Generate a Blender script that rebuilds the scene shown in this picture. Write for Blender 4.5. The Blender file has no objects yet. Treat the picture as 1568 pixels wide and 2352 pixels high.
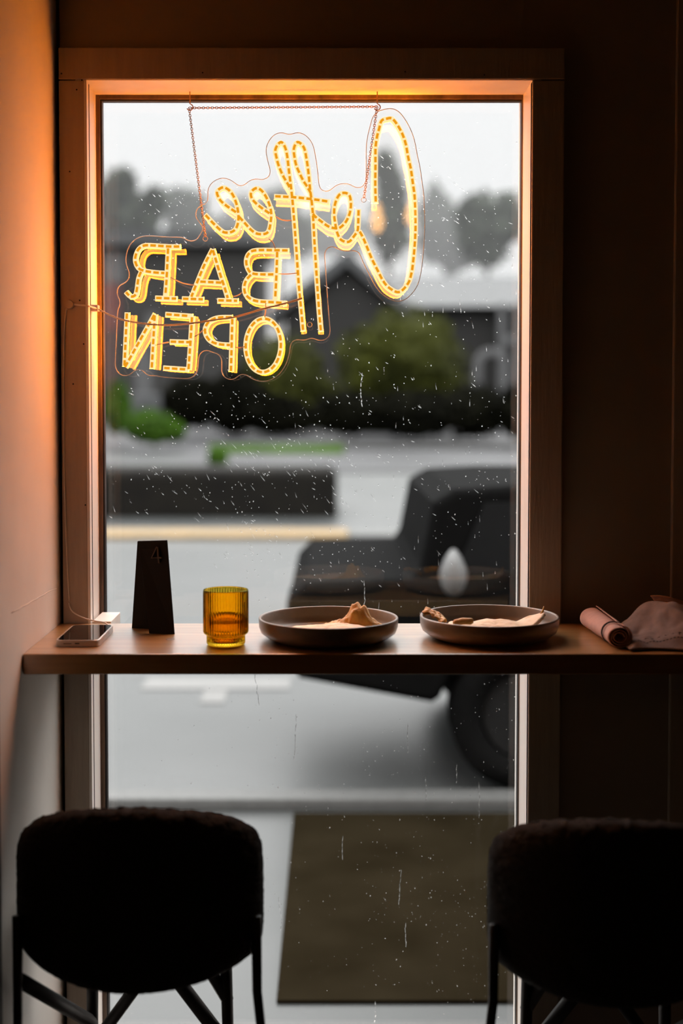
import bpy, bmesh, math, random
import numpy as np
from mathutils import Vector, Matrix, noise as mnoise
R = random.Random(7)
S = bpy.context.scene
COL = S.collection

# ------------------------------------------------------------------ camera model (1568 x 2352)
F, PX, PY, EYE = 3000.0, 760.0, 1049.0, 1.45
TH = math.atan(.043); CT, ST = math.cos(TH), math.sin(TH)
def P(px, py, d):
    u, v = (px - PX) / F, (py - PY) / F
    k = d / (CT - v * ST)
    return Vector((u * k, d, EYE + k * (-ST - v * CT)))
def X(px, d): return (px - PX) / F * d            # horizontal place, read on the horizon row
def Z(py, d): return P(760, py, d).z
cd = bpy.data.cameras.new('camera'); cam = bpy.data.objects.new('camera', cd); COL.objects.link(cam)
cam.location = (0, 0, EYE); cam.rotation_euler = (math.pi / 2 - TH, 0, 0)
cd.sensor_fit = 'VERTICAL'; cd.sensor_height = 36; cd.lens = 36 * F / 2352
cd.shift_x = (784 - PX) / 2352; cd.shift_y = -(1176 - PY) / 2352
cd.clip_start = .05; cd.clip_end = 600
cd.dof.use_dof = True; cd.dof.focus_distance = 2.5; cd.dof.aperture_fstop = 1.6
S.camera = cam
S.view_settings.view_transform = 'Standard'; S.view_settings.look = 'None'
S.view_settings.exposure = 0; S.view_settings.gamma = 1; S.view_settings.use_curve_mapping = False
S.cycles.use_denoising = True
S.cycles.caustics_refractive = True
S.cycles.sample_clamp_indirect = 6

# ------------------------------------------------------------------ materials
def lin(r, g, b):
    f = lambda c: (c / 255 / 12.92) if c <= 10 else ((c / 255 + .055) / 1.055) ** 2.4
    return (f(r), f(g), f(b), 1)
def mat(name, col, rough=.6, col2=None, scale=20, bump=0, bscale=None, metal=0, stretch=(1, 1, 1), spec=.5, coat=0, detail=4, lo=.35, hi=.65, sheen=0, bdist=.002, subs=0):
    m = bpy.data.materials.new(name); m.use_nodes = True
    nt = m.node_tree; b = nt.nodes['Principled BSDF']
    b.inputs['Base Color'].default_value = col; b.inputs['Roughness'].default_value = rough
    b.inputs['Metallic'].default_value = metal; b.inputs['Specular IOR Level'].default_value = spec
    b.inputs['Coat Weight'].default_value = coat; b.inputs['Coat Roughness'].default_value = .27; b.inputs['Coat IOR'].default_value = 1.6; b.inputs['Sheen Weight'].default_value = sheen
    tc = nt.nodes.new('ShaderNodeTexCoord'); mp = nt.nodes.new('ShaderNodeMapping')
    mp.inputs['Scale'].default_value = stretch; nt.links.new(tc.outputs['Object'], mp.inputs[0])
    nz = nt.nodes.new('ShaderNodeTexNoise'); nz.inputs['Scale'].default_value = scale; nz.inputs['Detail'].default_value = detail
    nt.links.new(mp.outputs[0], nz.inputs[0])
    rp = nt.nodes.new('ShaderNodeValToRGB')
    c2 = col2 or tuple(c * .86 for c in col[:3]) + (1,)
    rp.color_ramp.elements[0].color = c2; rp.color_ramp.elements[1].color = col
    rp.color_ramp.elements[0].position = lo; rp.color_ramp.elements[1].position = hi
    nt.links.new(nz.outputs[0], rp.inputs[0]); nt.links.new(rp.outputs[0], b.inputs['Base Color'])
    if bump:
        n2 = nt.nodes.new('ShaderNodeTexNoise'); n2.inputs['Scale'].default_value = bscale or scale * 4; n2.inputs['Detail'].default_value = 5
        nt.links.new(mp.outputs[0], n2.inputs[0])
        bp = nt.nodes.new('ShaderNodeBump'); bp.inputs['Strength'].default_value = bump; bp.inputs['Distance'].default_value = bdist
        nt.links.new(n2.outputs[0], bp.inputs['Height']); nt.links.new(bp.outputs[0], b.inputs['Normal'])
    if subs:
        b.inputs['Subsurface Weight'].default_value = subs; b.inputs['Subsurface Radius'].default_value = (.01, .004, .002)
    return m
def emat(name, col, strength):
    m = bpy.data.materials.new(name); m.use_nodes = True; nt = m.node_tree
    nt.nodes.remove(nt.nodes['Principled BSDF']); e = nt.nodes.new('ShaderNodeEmission')
    e.inputs[0].default_value = tuple(col) + (1,); e.inputs[1].default_value = strength
    nt.links.new(e.outputs[0], nt.nodes['Material Output'].inputs[0]); return m
def thin_glass(name, tint, r0, rough=0):
    # a clear sheet: straight-through transmission plus a facing-dependent mirror reflection
    m = bpy.data.materials.new(name); m.use_nodes = True; nt = m.node_tree
    nt.nodes.remove(nt.nodes['Principled BSDF'])
    t = nt.nodes.new('ShaderNodeBsdfTransparent'); t.inputs[0].default_value = tint
    g = nt.nodes.new('ShaderNodeBsdfGlossy'); g.inputs['Roughness'].default_value = rough
    lw = nt.nodes.new('ShaderNodeLayerWeight'); lw.inputs[0].default_value = .5
    p = nt.nodes.new('ShaderNodeMath'); p.operation = 'POWER'; p.inputs[1].default_value = 5
    a = nt.nodes.new('ShaderNodeMath'); a.operation = 'MULTIPLY_ADD'; a.inputs[1].default_value = 1 - r0; a.inputs[2].default_value = r0
    mx = nt.nodes.new('ShaderNodeMixShader')
    nt.links.new(lw.outputs['Facing'], p.inputs[0]); nt.links.new(p.outputs[0], a.inputs[0]); nt.links.new(a.outputs[0], mx.inputs[0])
    nt.links.new(t.outputs[0], mx.inputs[1]); nt.links.new(g.outputs[0], mx.inputs[2])
    nt.links.new(mx.outputs[0], nt.nodes['Material Output'].inputs[0]); return m
def glass(name, col, ior, rough=0):
    m = bpy.data.materials.new(name); m.use_nodes = True; nt = m.node_tree
    nt.nodes.remove(nt.nodes['Principled BSDF']); g = nt.nodes.new('ShaderNodeBsdfGlass')
    g.inputs['Color'].default_value = col; g.inputs['IOR'].default_value = ior; g.inputs['Roughness'].default_value = rough
    nt.links.new(g.outputs[0], nt.nodes['Material Output'].inputs[0]); return m

M = {}
M['plaster'] = mat('plaster', (.70, .64, .58, 1), .75, (.65, .59, .53, 1), 6, .25, 55)
M['wall_paint'] = mat('wall_paint', (.32, .26, .205, 1), .6, (.29, .235, .185, 1), 5, .2, 60)
M['casing_paint'] = mat('casing_paint', (.43, .35, .28, 1), .55, (.385, .315, .25, 1), 9, .3, 30, stretch=(6, 1, .6))
M['jamb_paint'] = mat('jamb_paint', (.86, .80, .74, 1), .45, (.80, .73, .67, 1), 14, .2, 40, stretch=(1, 1, .3))
M['gap_dark'] = mat('gap_dark', (.03, .022, .016, 1), .9)
M['seal'] = mat('seal', (.16, .10, .06, 1), .6, (.05, .03, .02, 1), 30, .3, stretch=(1, 1, .2))
M['floor'] = mat('floor', (.035, .025, .018, 1), .7, (.025, .018, .012, 1), 3, stretch=(.4, 8, 1))
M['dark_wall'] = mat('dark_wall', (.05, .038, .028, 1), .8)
M['ceiling'] = mat('ceiling', (.10, .08, .06, 1), .8)
M['wood'] = mat('wood', (.47, .265, .09, 1), .32, (.31, .155, .05, 1), 3.2, .03, 12, stretch=(1.2, 16, 16), spec=.9, coat=1, detail=8, lo=.3, hi=.7)
M['blackmetal'] = mat('blackmetal', (.018, .015, .013, 1), .5)
M['boucle'] = mat('boucle', (.035, .029, .024, 1), .95, (.022, .018, .015, 1), 120, .9, 260, bdist=.004)
M['chairleg'] = mat('chairleg', (.02, .015, .012, 1), .55)
M['tube'] = emat('tube_back_glow', (1.0, .68, .34), 1.3)
M['tube_side'] = emat('tube_side_glow', (1.0, .30, .03), 2.4)
M['tube_lens'] = emat('tube_lens_glow', (1.0, .238, .006), 128.0)
M['tube_front'] = emat('tube_front_glow', (1.0, .42, .06), 18.0)
M['led'] = emat('led_glow', (.86, .33, .008), 1.0)
M['acrylic'] = thin_glass('acrylic', (.985, .98, .975, 1), .012)
M['acrylic_rim'] = mat('acrylic_rim', (.85, .8, .75, 1), .3)
M['pane'] = thin_glass('pane', (.955, .965, .96, 1), .034)
M['water'] = glass('rain_water', (1, 1, 1, 1), 1.33)
M['wire'] = mat('wire', (.75, .58, .50, 1), .5)
M['cable'] = mat('cable', (.80, .70, .62, 1), .45)
M['brass'] = mat('brass', (.42, .23, .10, 1), .4, metal=.85)
M['card'] = mat('card', (.008, .007, .006, 1), .6, spec=.2)
M['card_ink'] = mat('card_ink', (.06, .05, .04, 1), .6)
M['amber'] = glass('amber_glass', (.89, .74, .20, 1), 1.45)
M['drink'] = glass('drink', (.97, .74, .28, 1), 1.33)
M['ceramic'] = mat('ceramic', (.25, .21, .175, 1), .36, (.21, .175, .145, 1), 40, .1, 200, spec=.7)
M['phone_body'] = mat('phone_body', (.55, .50, .46, 1), .35, metal=.3)
M['phone_screen'] = mat('phone_screen', (.006, .006, .007, 1), .05, spec=.5)
M['crepe'] = mat('crepe', (.82, .64, .46, 1), .75, (.60, .38, .18, 1), 45, .6, 160, lo=.25, hi=.5, bdist=.003, subs=.2)
M['crust'] = mat('crust', (.72, .38, .07, 1), .5, (.44, .20, .03, 1), 60, .6, 200, lo=.3, hi=.65, bdist=.003, subs=.3)
M['napkin_pink'] = mat('napkin_pink', (.62, .40, .35, 1), .9, (.55, .35, .31, 1), 60, .4, 500)
M['cloth_grey'] = mat('cloth_grey', (.24, .20, .20, 1), .9, (.19, .16, .16, 1), 60, .4, 500)
M['stitch'] = mat('stitch', (.015, .012, .012, 1), .9)
# outdoors
M['asphalt'] = mat('asphalt', (0.0537, 0.05601, 0.05562, 1), .38, (0.04028, 0.04297, 0.04258, 1), .9, .3, 60, detail=6)
M['patch_dark'] = mat('patch_dark', (0.0129, 0.00989, 0.00559, 1), .9, (0.0086, 0.00645, 0.00344, 1), 3, spec=.0)
M['road'] = mat('road', (0.06032, 0.06032, 0.06389, 1), .3, (0.04613, 0.04613, 0.04968, 1), .5)
M['kerb'] = mat('kerb', (0.08151, 0.08151, 0.07946, 1), .6)
M['kerb_yellow'] = mat('kerb_yellow', (0.2206, 0.1391, 0.05275, 1), .5, (0.1822, 0.1199, 0.04795, 1), 3)
M['mark'] = mat('mark', (0.1191, 0.1169, 0.1125, 1), .5)
M['grass'] = mat('grass', (0.03, 0.062, 0.006, 1), .95, (0.014, 0.028, 0.004, 1), 1.2, spec=.05)
M['leaf_olive'] = mat('leaf_olive', (0.03268, 0.03612, 0.00344, 1), .85, (0.01376, 0.01548, 0.00172, 1), .8, spec=.1)
M['leaf_dark'] = mat('leaf_dark', (0.0045, 0.0045, 0.0022, 1), .95, (0.0025, 0.0025, 0.0014, 1), 1, spec=.05)
M['leaf_bright'] = mat('leaf_bright', (0.045, 0.105, 0.007, 1), .8, (0.018, 0.042, 0.003, 1), 1, spec=.1)
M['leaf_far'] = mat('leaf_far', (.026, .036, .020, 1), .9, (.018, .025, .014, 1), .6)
M['trunk'] = mat('trunk', (0.02398, 0.01822, 0.01342, 1), .9)
M['carpaint'] = mat('carpaint', (0.004231, 0.004231, 0.004231, 1), .8, spec=.02)
M['carglass'] = mat('carglass', (0.007052, 0.007757, 0.008462, 1), .4, spec=.12)
M['tyre'] = mat('tyre', (0.005, 0.005, 0.005, 1), .9, spec=.02)
M['alloy'] = mat('alloy', (0.012, 0.012, 0.012, 1), .7, spec=.1)
M['lump_pale'] = mat('lump_pale', (0.1223, 0.1223, 0.1223, 1), .4)
M['roof'] = mat('roof', (0.04795, 0.04987, 0.05179, 1), .6, (0.03836, 0.04028, 0.0422, 1), 2)
M['siding_dark'] = mat('siding_dark', (0.006044, 0.005371, 0.004699, 1), .8, stretch=(1, 1, 6))
M['siding_grey'] = mat('siding_grey', (0.01918, 0.01841, 0.01765, 1), .8)
M['white_trim'] = mat('white_trim', (0.06929, 0.06929, 0.07133, 1), .6)
M['red_sign'] = mat('red_sign', (0.07673, 0.01918, 0.01679, 1), .6)
M['stone_dark'] = mat('stone_dark', (0.004015, 0.003346, 0.002677, 1), .85, (0.00669, 0.005687, 0.004015, 1), 4, spec=.15)
M['bulb'] = emat('bulb_glow', (1.0, .50, .16), 14.0)

# ------------------------------------------------------------------ object helpers
ORG = {}
def tag(o, label=None, cat=None, group=None, kind=None):
    for k, v in (('label', label), ('category', cat), ('group', group), ('kind', kind)):
        if v: o[k] = v
    return o
def empty(name, loc, label=None, cat=None, group=None, kind=None):
    o = bpy.data.objects.new(name, None); o.empty_display_size = .05; COL.objects.link(o)
    o.location = loc; ORG[o] = Vector(loc); return tag(o, label, cat, group, kind)
def build(name, bm, m, parent=None, smooth=False, label=None, cat=None, group=None, kind=None, mats=None, recalc=True):
    """bm is in world coordinates; the object's origin becomes the parent's origin or the mesh's base centre."""
    if recalc: bmesh.ops.recalc_face_normals(bm, faces=bm.faces)
    if parent is not None: o0 = ORG[parent]
    else:
        xs = [v.co for v in bm.verts]
        o0 = Vector(((min(c.x for c in xs) + max(c.x for c in xs)) / 2, (min(c.y for c in xs) + max(c.y for c in xs)) / 2, min(c.z for c in xs)))
    bmesh.ops.translate(bm, verts=bm.verts, vec=-o0)
    me = bpy.data.meshes.new(name); bm.to_mesh(me); bm.free()
    for mm in (mats or [m]): me.materials.append(mm)
    if smooth:
        for p in me.polygons: p.use_smooth = True
    o = bpy.data.objects.new(name, me); COL.objects.link(o); ORG[o] = o0
    if parent is not None: o.parent = parent
    else: o.location = o0
    return tag(o, label, cat, group, kind)
def box(bm, a, b, bev=0, seg=2, rot=None, mi=0):
    a, b = Vector(a), Vector(b); c = (a + b) / 2; s = b - a
    r = bmesh.ops.create_cube(bm, size=1); vs = r['verts']
    bmesh.ops.scale(bm, verts=vs, vec=(abs(s.x), abs(s.y), abs(s.z)))
    if bev:
        es = list({e for v in vs for e in v.link_edges})
        q = bmesh.ops.bevel(bm, geom=es, offset=bev, segments=seg, affect='EDGES', profile=.5)
        vs = list({v for f in q['faces'] for v in f.verts} | {v for v in vs if v.is_valid})
    if rot is not None: bmesh.ops.rotate(bm, verts=vs, cent=(0, 0, 0), matrix=rot)
    bmesh.ops.translate(bm, verts=vs, vec=c)
    return vs
def sweep(bm, pts, prof, normal=None, closed=False, caps=True, radii=None):
    """sweep a closed 2-D profile [(side, normal)] along a polyline"""
    n = len(pts); rings = []; pn = None
    for i, p in enumerate(pts):
        a = pts[(i - 1) % n] if (closed or i > 0) else p
        b = pts[(i + 1) % n] if (closed or i < n - 1) else p
        t = (b - a); t = t.normalized() if t.length > 1e-9 else Vector((0, 0, 1))
        if normal is not None: nn = Vector(normal)
        else:
            if pn is None: pn = Vector((0, 0, 1)) if abs(t.z) < .9 else Vector((0, 1, 0))
            nn = pn - t * pn.dot(t)
            nn = nn.normalized() if nn.length > 1e-6 else t.orthogonal().normalized()
            pn = nn
        s = t.cross(nn); s = s.normalized() if s.length > 1e-6 else Vector((1, 0, 0))
        k = radii[i] if radii else 1
        rings.append([bm.verts.new(p + s * (x * k) + nn * (y * k)) for x, y in prof])
    m = len(prof)
    for i in range(n if closed else n - 1):
        A, B = rings[i], rings[(i + 1) % n]
        for j in range(m): bm.faces.new((A[j], A[(j + 1) % m], B[(j + 1) % m], B[j]))
    if caps and not closed:
        bm.faces.new(rings[0][::-1]); bm.faces.new(rings[-1])
    return rings
def circ(r, n=8): return [(r * math.cos(2 * math.pi * i / n), r * math.sin(2 * math.pi * i / n)) for i in range(n)]
def rrect(w, h, r, n=3):
    out = []
    for cx, cy, a0 in ((w/2-r, h/2-r, 0), (-w/2+r, h/2-r, 90), (-w/2+r, -h/2+r, 180), (w/2-r, -h/2+r, 270)):
        for k in range(n + 1):
            a = math.radians(a0 + 90 * k / n); out.append((cx + r * math.cos(a), cy + r * math.sin(a)))
    return out
def tube(bm, pts, r, n=8, closed=False, radii=None): return sweep(bm, [Vector(p) for p in pts], circ(r, n), None, closed, True, radii)
def spline(pts, step, closed=False):
    pts = [Vector(p) for p in pts]; out = []; n = len(pts)
    for i in range(n if closed else n - 1):
        if closed: a, b, c, d = (pts[(i + k) % n] for k in (-1, 0, 1, 2))
        else: a, b, c, d = pts[max(i - 1, 0)], pts[i], pts[i + 1], pts[min(i + 2, n - 1)]
        L = (c - b).length; k = max(1, int(round(L / step)))
        for j in range(k):
            t = j / k
            out.append(.5 * ((2 * b) + (c - a) * t + (2 * a - 5 * b + 4 * c - d) * t * t + (3 * b - a - 3 * c + d) * t ** 3))
    if not closed: out.append(pts[-1])
    return out
def lathe(bm, prof, cx, cy, seg=64, rfun=None, close=False):
    rings = []
    for k, (r, z) in enumerate(prof):
        if r < 1e-6: rings.append([bm.verts.new((cx, cy, z))]); continue
        ring = []
        for i in range(seg):
            a = 2 * math.pi * i / seg; rr = rfun(k, a, r) if rfun else r
            ring.append(bm.verts.new((cx + rr * math.cos(a), cy + rr * math.sin(a), z)))
        rings.append(ring)
    seq = list(zip(rings[:-1], rings[1:])) + ([(rings[-1], rings[0])] if close else [])
    for A, B in seq:
        for i in range(seg):
            j = (i + 1) % seg
            if len(A) == 1 and len(B) == 1: continue
            if len(A) == 1: bm.faces.new((A[0], B[i], B[j]))
            elif len(B) == 1: bm.faces.new((A[i], A[j], B[0]))
            else: bm.faces.new((A[i], A[j], B[j], B[i]))
def grid(bm, fn, nu, nv, thick=0, closed_u=False):
    vs = [[bm.verts.new(fn(i / nu, j / nv)) for j in range(nv + 1)] for i in range(nu + 1)]
    fs = [bm.faces.new((vs[i][j], vs[i + 1][j], vs[i + 1][j + 1], vs[i][j + 1])) for i in range(nu) for j in range(nv)]
    if thick:                                     # a second skin, offset along limited normals, stitched at the rim
        for f in fs: f.normal_update()
        w2 = []
        for i in range(nu + 1):
            row = []
            for j in range(nv + 1):
                v = vs[i][j]; n = Vector((0, 0, 0))
                for f in v.link_faces: n += f.normal * f.calc_area()
                n = n.normalized() if n.length > 1e-12 else Vector((0, 0, 1))
                row.append(n)
            w2.append(row)
        w2 = [[bm.verts.new(vs[i][j].co + w2[i][j] * thick) for j in range(nv + 1)] for i in range(nu + 1)]
        for i in range(nu):
            for j in range(nv): bm.faces.new((w2[i][j], w2[i][j + 1], w2[i + 1][j + 1], w2[i + 1][j]))
        for i in range(nu):
            for j in (0, nv): bm.faces.new((vs[i][j], vs[i + 1][j], w2[i + 1][j], w2[i][j]))
        for j in range(nv):
            for i in (0, nu): bm.faces.new((vs[i][j], vs[i][j + 1], w2[i][j + 1], w2[i][j]))
def prism(bm, poly, y0, y1, bev=0):
    """extrude an (x,z) polygon between two depths"""
    a = [bm.verts.new((x, y0, z)) for x, z in poly]; b = [bm.verts.new((x, y1, z)) for x, z in poly]
    n = len(poly); fs = [bm.faces.new(a), bm.faces.new(b[::-1])]
    for i in range(n): bm.faces.new((a[i], b[i], b[(i + 1) % n], a[(i + 1) % n]))
    bmesh.ops.recalc_face_normals(bm, faces=bm.faces)
    if bev:
        es = list({e for f in fs for e in f.edges})
        bmesh.ops.bevel(bm, geom=es, offset=bev, segments=3, affect='EDGES', profile=.5)
NB = bmesh.new

# ------------------------------------------------------------------ key depths and heights
D1, D2, DW = 2.2, 2.506, 2.526           # counter front, casing face, wall face
DJ, DG, DS = 2.624, 2.647, 2.598         # jamb back, glass, sign
XL, XR = X(200, D2), X(1217, D2)         # window opening
ZT = Z(184, D2); ZB = .10
CZ = Z(1502, D1)                         # counter top height
ROOM_X, ROOM_Y, ROOM_Z = 2.6, -3.2, 2.85
def wallx(y): return -.524

# ------------------------------------------------------------------ room shell
def struct(name, bm, m, parent=None, smooth=False): return build(name, bm, m, parent, smooth, kind='structure' if parent is None else None)
b = NB(); box(b, (-.7, ROOM_Y - .2, -.1), (ROOM_X + .2, DW + .2, 0)); struct('floor', b, M['floor'])
b = NB(); box(b, (-.7, ROOM_Y - .2, ROOM_Z), (ROOM_X + .2, DW + .2, ROOM_Z + .1)); struct('ceiling', b, M['ceiling'])
b = NB()
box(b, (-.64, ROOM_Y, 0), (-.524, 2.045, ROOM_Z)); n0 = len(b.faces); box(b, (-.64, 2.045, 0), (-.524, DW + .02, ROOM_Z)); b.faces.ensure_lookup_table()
for f in b.faces[:n0]: f.material_index = 1  # unseen near part of the wall, coloured dark to cut bounce light
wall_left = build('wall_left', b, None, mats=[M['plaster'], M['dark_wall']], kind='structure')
# the wall with the window, opening cut out
b = NB(); W0, W1 = -.64, ROOM_X + .1
box(b, (W0, DW, 0), (XL - .02, DW + .15, ROOM_Z)); box(b, (XR + .02, DW, 0), (W1, DW + .15, ROOM_Z))
box(b, (XL - .02, DW, ZT + .02), (XR + .02, DW + .15, ROOM_Z)); box(b, (XL - .02, DW, 0), (XR + .02, DW + .15, ZB - .02))
struct('wall_far', b, M['wall_paint'])
b = NB(); box(b, (ROOM_X, ROOM_Y, 0), (ROOM_X + .1, DW, ROOM_Z)); struct('wall_right', b, M['dark_wall'])
b = NB(); box(b, (-.7, ROOM_Y - .1, 0), (ROOM_X + .1, ROOM_Y, ROOM_Z)); struct('wall_near', b, M['dark_wall'])
# casing boards round the window
xa, xb = X(141, D2), X(1292, D2); zt = Z(108, D2)
def casing(n, a, bb):
    q = NB(); box(q, a, bb, .0025, 2); return struct(n, q, M['casing_paint'])
t1 = casing('trim_1', (xa, D2, 0), (XL, DW, ZT))
t2 = casing('trim_2', (xa, D2, ZT + .0012), (xb, DW, zt))
t3 = casing('trim_3', (XR, D2, 0), (xb, DW, ZT))
casing('trim_4', (X(1541, DW), DW - .012, 0), (X(1541, DW) + .4, DW, ROOM_Z))
q = NB(); box(q, (wallx(DW) + .001, DW - .004, 0), (xa - .001, DW, ROOM_Z)); struct('gap_shade', q, M['gap_dark'])  # dark strip painting the shade in the recess beside the casing
def nailhole(par, px, py, r):
    q = NB(); c = P(px, py, D2)
    for k in range(1): bmesh.ops.create_uvsphere(q, u_segments=8, v_segments=5, radius=r, matrix=Matrix.Translation(c) @ Matrix.Scale(.25, 4, (0, 1, 0)))
    build('nail_hole', q, M['gap_dark'], par, True)
for px, py in ((176, 206), (160, 394), (183, 690), (192, 790), (168, 882), (196, 1160)): nailhole(t1, px, py, .0016)
for px, py in ((141, 169), (188, 184), (465, 167), (930, 165), (1112, 172)): nailhole(t2, px, py, .0016)

# window: lining boards, stops, pane
win = empty('window_1', ((XL + XR) / 2, DJ, ZB), kind='structure')
JT = .018
def wpart(name, a, bb, m, bev=.001):
    q = NB(); box(q, a, bb, bev); return build(name, q, m, win)
wpart('jamb', (XL - JT, D2 + .002, ZB), (XL, DJ + .06, ZT), M['jamb_paint'])
wpart('jamb', (XR, D2 + .002, ZB), (XR + JT, DJ + .06, ZT), M['jamb_paint'])
wpart('head_jamb', (XL - JT, D2 + .002, ZT), (XR + JT, DJ + .06, ZT + JT), M['jamb_paint'])
wpart('sill', (XL - JT, D2 + .002, ZB - JT), (XR + JT, DJ + .1, ZB), M['jamb_paint'])
# thin lip on the left lining with its paint crack
wpart('lip', (XL - .001, D2 - .001, ZB), (XL + .0042, D2 + .02, ZT - .0005), M['jamb_paint'], .0005)
wpart('paint_crack', (XL + .0041, D2 + .0195, ZB), (XL + .0050, D2 + .0225, ZT - .003), M['gap_dark'], 0)
gl, gr, gt = X(239, DJ), X(1193, DJ), Z(231, DJ)
wpart('stop', (XL, DJ, ZB), (gl - .004, DG - .002, ZT), M['seal']); wpart('stop', (gr + .001, DJ, ZB), (XR, DG - .002, ZT), M['seal'])
wpart('stop', (gl - .004, DJ, gt + .003), (gr + .001, DG - .002, ZT), M['seal'])
wpart('gasket', (gl - .004, DJ + .004, ZB), (gl, DG - .001, gt + .003), M['blackmetal']); wpart('gasket', (gr, DJ + .004, ZB), (gr + .001, DG - .001, gt + .003), M['blackmetal'])
wpart('gasket', (gl - .004, DJ + .004, gt), (gr + .001, DG - .001, gt + .003), M['blackmetal'])
q = NB(); box(q, (XL + .001, DG, ZB + .001), (XR - .001, DG + .006, ZT - .001)); build('glass_pane', q, M['pane'], win)

# paint ridge on the left wall
q = NB(); rp = []
for k in range(14):
    px, py = 22 + k * 8, 1408 - k * 4.4 + R.uniform(-2, 2)
    d = .524 * F / (PX - px); p = P(px, py, d); p.x = wallx(d) + .0002; rp.append(p)
tube(q, rp, .0008, 5); build('paint_ridge', q, M['plaster'], wall_left, True)

# ------------------------------------------------------------------ counter
CT0 = CZ - .0352
cnt = empty('counter', (.5, D1, CT0), 'long solid wood counter fixed under the window, its top catching grey daylight', 'counter')
q = NB()
poly = [(wallx(D1) + .0012, D1), (ROOM_X - .01, D1), (ROOM_X - .01, D2 - .0008), (wallx(D2) + .0012, D2 - .0008)]
lo = [q.verts.new((x, y, CT0)) for x, y in poly]; hi = [q.verts.new((x, y, CZ)) for x, y in poly]
q.faces.new(lo[::-1]); q.faces.new(hi)
for i in range(4): q.faces.new((lo[i], lo[(i + 1) % 4], hi[(i + 1) % 4], hi[i]))
bmesh.ops.bevel(q, geom=q.edges[:], offset=.0018, segments=2, affect='EDGES', profile=.5)
build('board', q, M['wood'], cnt)
q = NB(); box(q, (wallx(2.3) + .0015, D1 + .09, CT0 - .006), (wallx(2.3) + .045, D2 - .001, CT0), .0005)
build('bracket', q, M['blackmetal'], cnt)
q = NB(); box(q, (.9, D1 + .09, CT0 - .006), (.94, DW - .001, CT0), .0005); box(q, (.9, DW - .006, CT0 - .2), (.94, DW - .001, CT0 - .006), .0005)
build('bracket', q, M['blackmetal'], cnt)
q = NB(); c = P(387, 1468, D1 + .1)
bmesh.ops.create_uvsphere(q, u_segments=16, v_segments=8, radius=1, matrix=Matrix.Translation((X(387, 2.33), 2.337, CZ)) @ Matrix.Diagonal((.008, .012, .00025, 1)))
build('wood_knot', q, M['seal'], cnt, True)
# spacer block in the recess, flush with the counter
q = NB(); box(q, (XL + .006, D2 + .003, CZ - .028), (X(255, D2 + .02), DJ - .004, CZ + .003), .0012)
build('spacer_block', q, M['jamb_paint'], label='small white painted wooden block wedged between counter and left window jamb', cat='block')

# ------------------------------------------------------------------ LED sign
def W(pts, d=DS): return [P(x, y, d) for x, y in pts]
letters = {}
letters['C'] = [[(862.8,466),(861.5,424),(862,383),(862,342),(865,317),(870,297),(876,277.5),(888,273),(899.7,272.3),(912.5,287.6),(924,309),(931.6,332),(936.7,360),(943,388),(947.4,419),(951.5,449.6),(953.3,488),(953.8,526),(952,562),(948.2,602.7),(944.4,628),(936.7,651),(916.3,671),(893.4,661.3),(879.3,645),(865.3,618),(852.6,592.4),(834.7,549),(824.5,530)]]
letters['o'] = [[(823.2,480.2),(822,521),(820,531.2),(811.7,544),(800.3,555.7),(783.7,551.6),(774.7,536.3),(769.6,513.4),(767,490.4),(769.6,467.4),(778.6,448),(790,443.2),(801.5,448),(805.4,465),(804,485.3),(797.7,503.2),(788.8,516),(776,524.5),(755.6,521),(737.8,509),(723,497),(717.3,489)]]
letters['f1'] = [[(736.8,761.5),(732.5,712),(727.5,642),(722.2,560),(718.6,495.5),(714.8,457),(711.5,431.7),(708.4,398.6),(703.3,362.9),(697,338),(683,326.5),(674.7,342),(676.5,362.9),(680.4,380.7),(688,398.6),(697,416.4),(704.6,428),(713,443)]]
letters['f2'] = [[(696,760.5),(691.5,712),(685.5,648),(679.2,556.7),(672.7,475),(668.9,436.8),(663.8,396),(659.2,357.8),(654,337.5),(644.6,326.5),(632.5,343),(635.7,365.4),(640.8,383.3),(649.7,403.7),(660,421.5),(668.9,438)],
                 [(629.3,450.9),(676.5,453.4),(722.4,458.5),(756.9,463.6)]]
letters['e1'] = [[(547,496),(559.8,510),(577.4,529),(592,537.3),(611,536.5),(618.4,526),(621.4,510),(622.8,492.3),(620,474.7),(611,452.7),(599.4,437),(587.6,432.6),(576.5,442.4),(578.8,457),(592,471),(609.6,484),(622,492.3)]]
letters['e2'] = [[(470.3,492.3),(489.4,512.8),(505.5,528),(517.2,534.3),(534,532),(543.6,521.6),(547.4,504),(546.6,486.4),(542.2,466),(533.4,446),(521.6,434),(510,431),(498.7,439.5),(500,449.8),(506.5,461),(518.7,471.8),(533.4,482),(546,490)]]
letters['R'] = [[(414.2,566.5),(386,566.2),(352,564),(332,564),(319,571.5),(311.8,586.4),(310.9,601.4),(317,614.6),(328,621.3),(352.8,625.6),(380,627.5)],[(386,568),(384.3,606.3),(382,649.4),(379.3,682.6)],[(356,684.3),(405.9,686)],[(325,622),(318,639.5),(314.7,662.7),(310.5,678),(299.7,681),(288.5,670)]]
letters['A'] = [[(488,572),(468.9,609.6),(452.3,649.4),(439,683)],[(488,572),(505.4,629.5),(515.3,659.4),(523.6,687)],[(457.3,646.8),(510.3,649.4)],[(417.5,686),(467.2,687.6)],[(498.7,689.9),(546.8,690.9)]]
letters['B'] = [[(662.9,575.5),(636,575),(588,575),(572,582),(565.6,596.4),(567.5,613),(578,627.5),(608.2,630.5),(634,630)],[(578,629.5),(566,642.8),(560.8,659.4),(564,676),(576,687),(594.9,692.5),(631.4,694.5),(657.9,697)],[(636.4,576),(634.7,629.5),(631.4,693)]]
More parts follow.
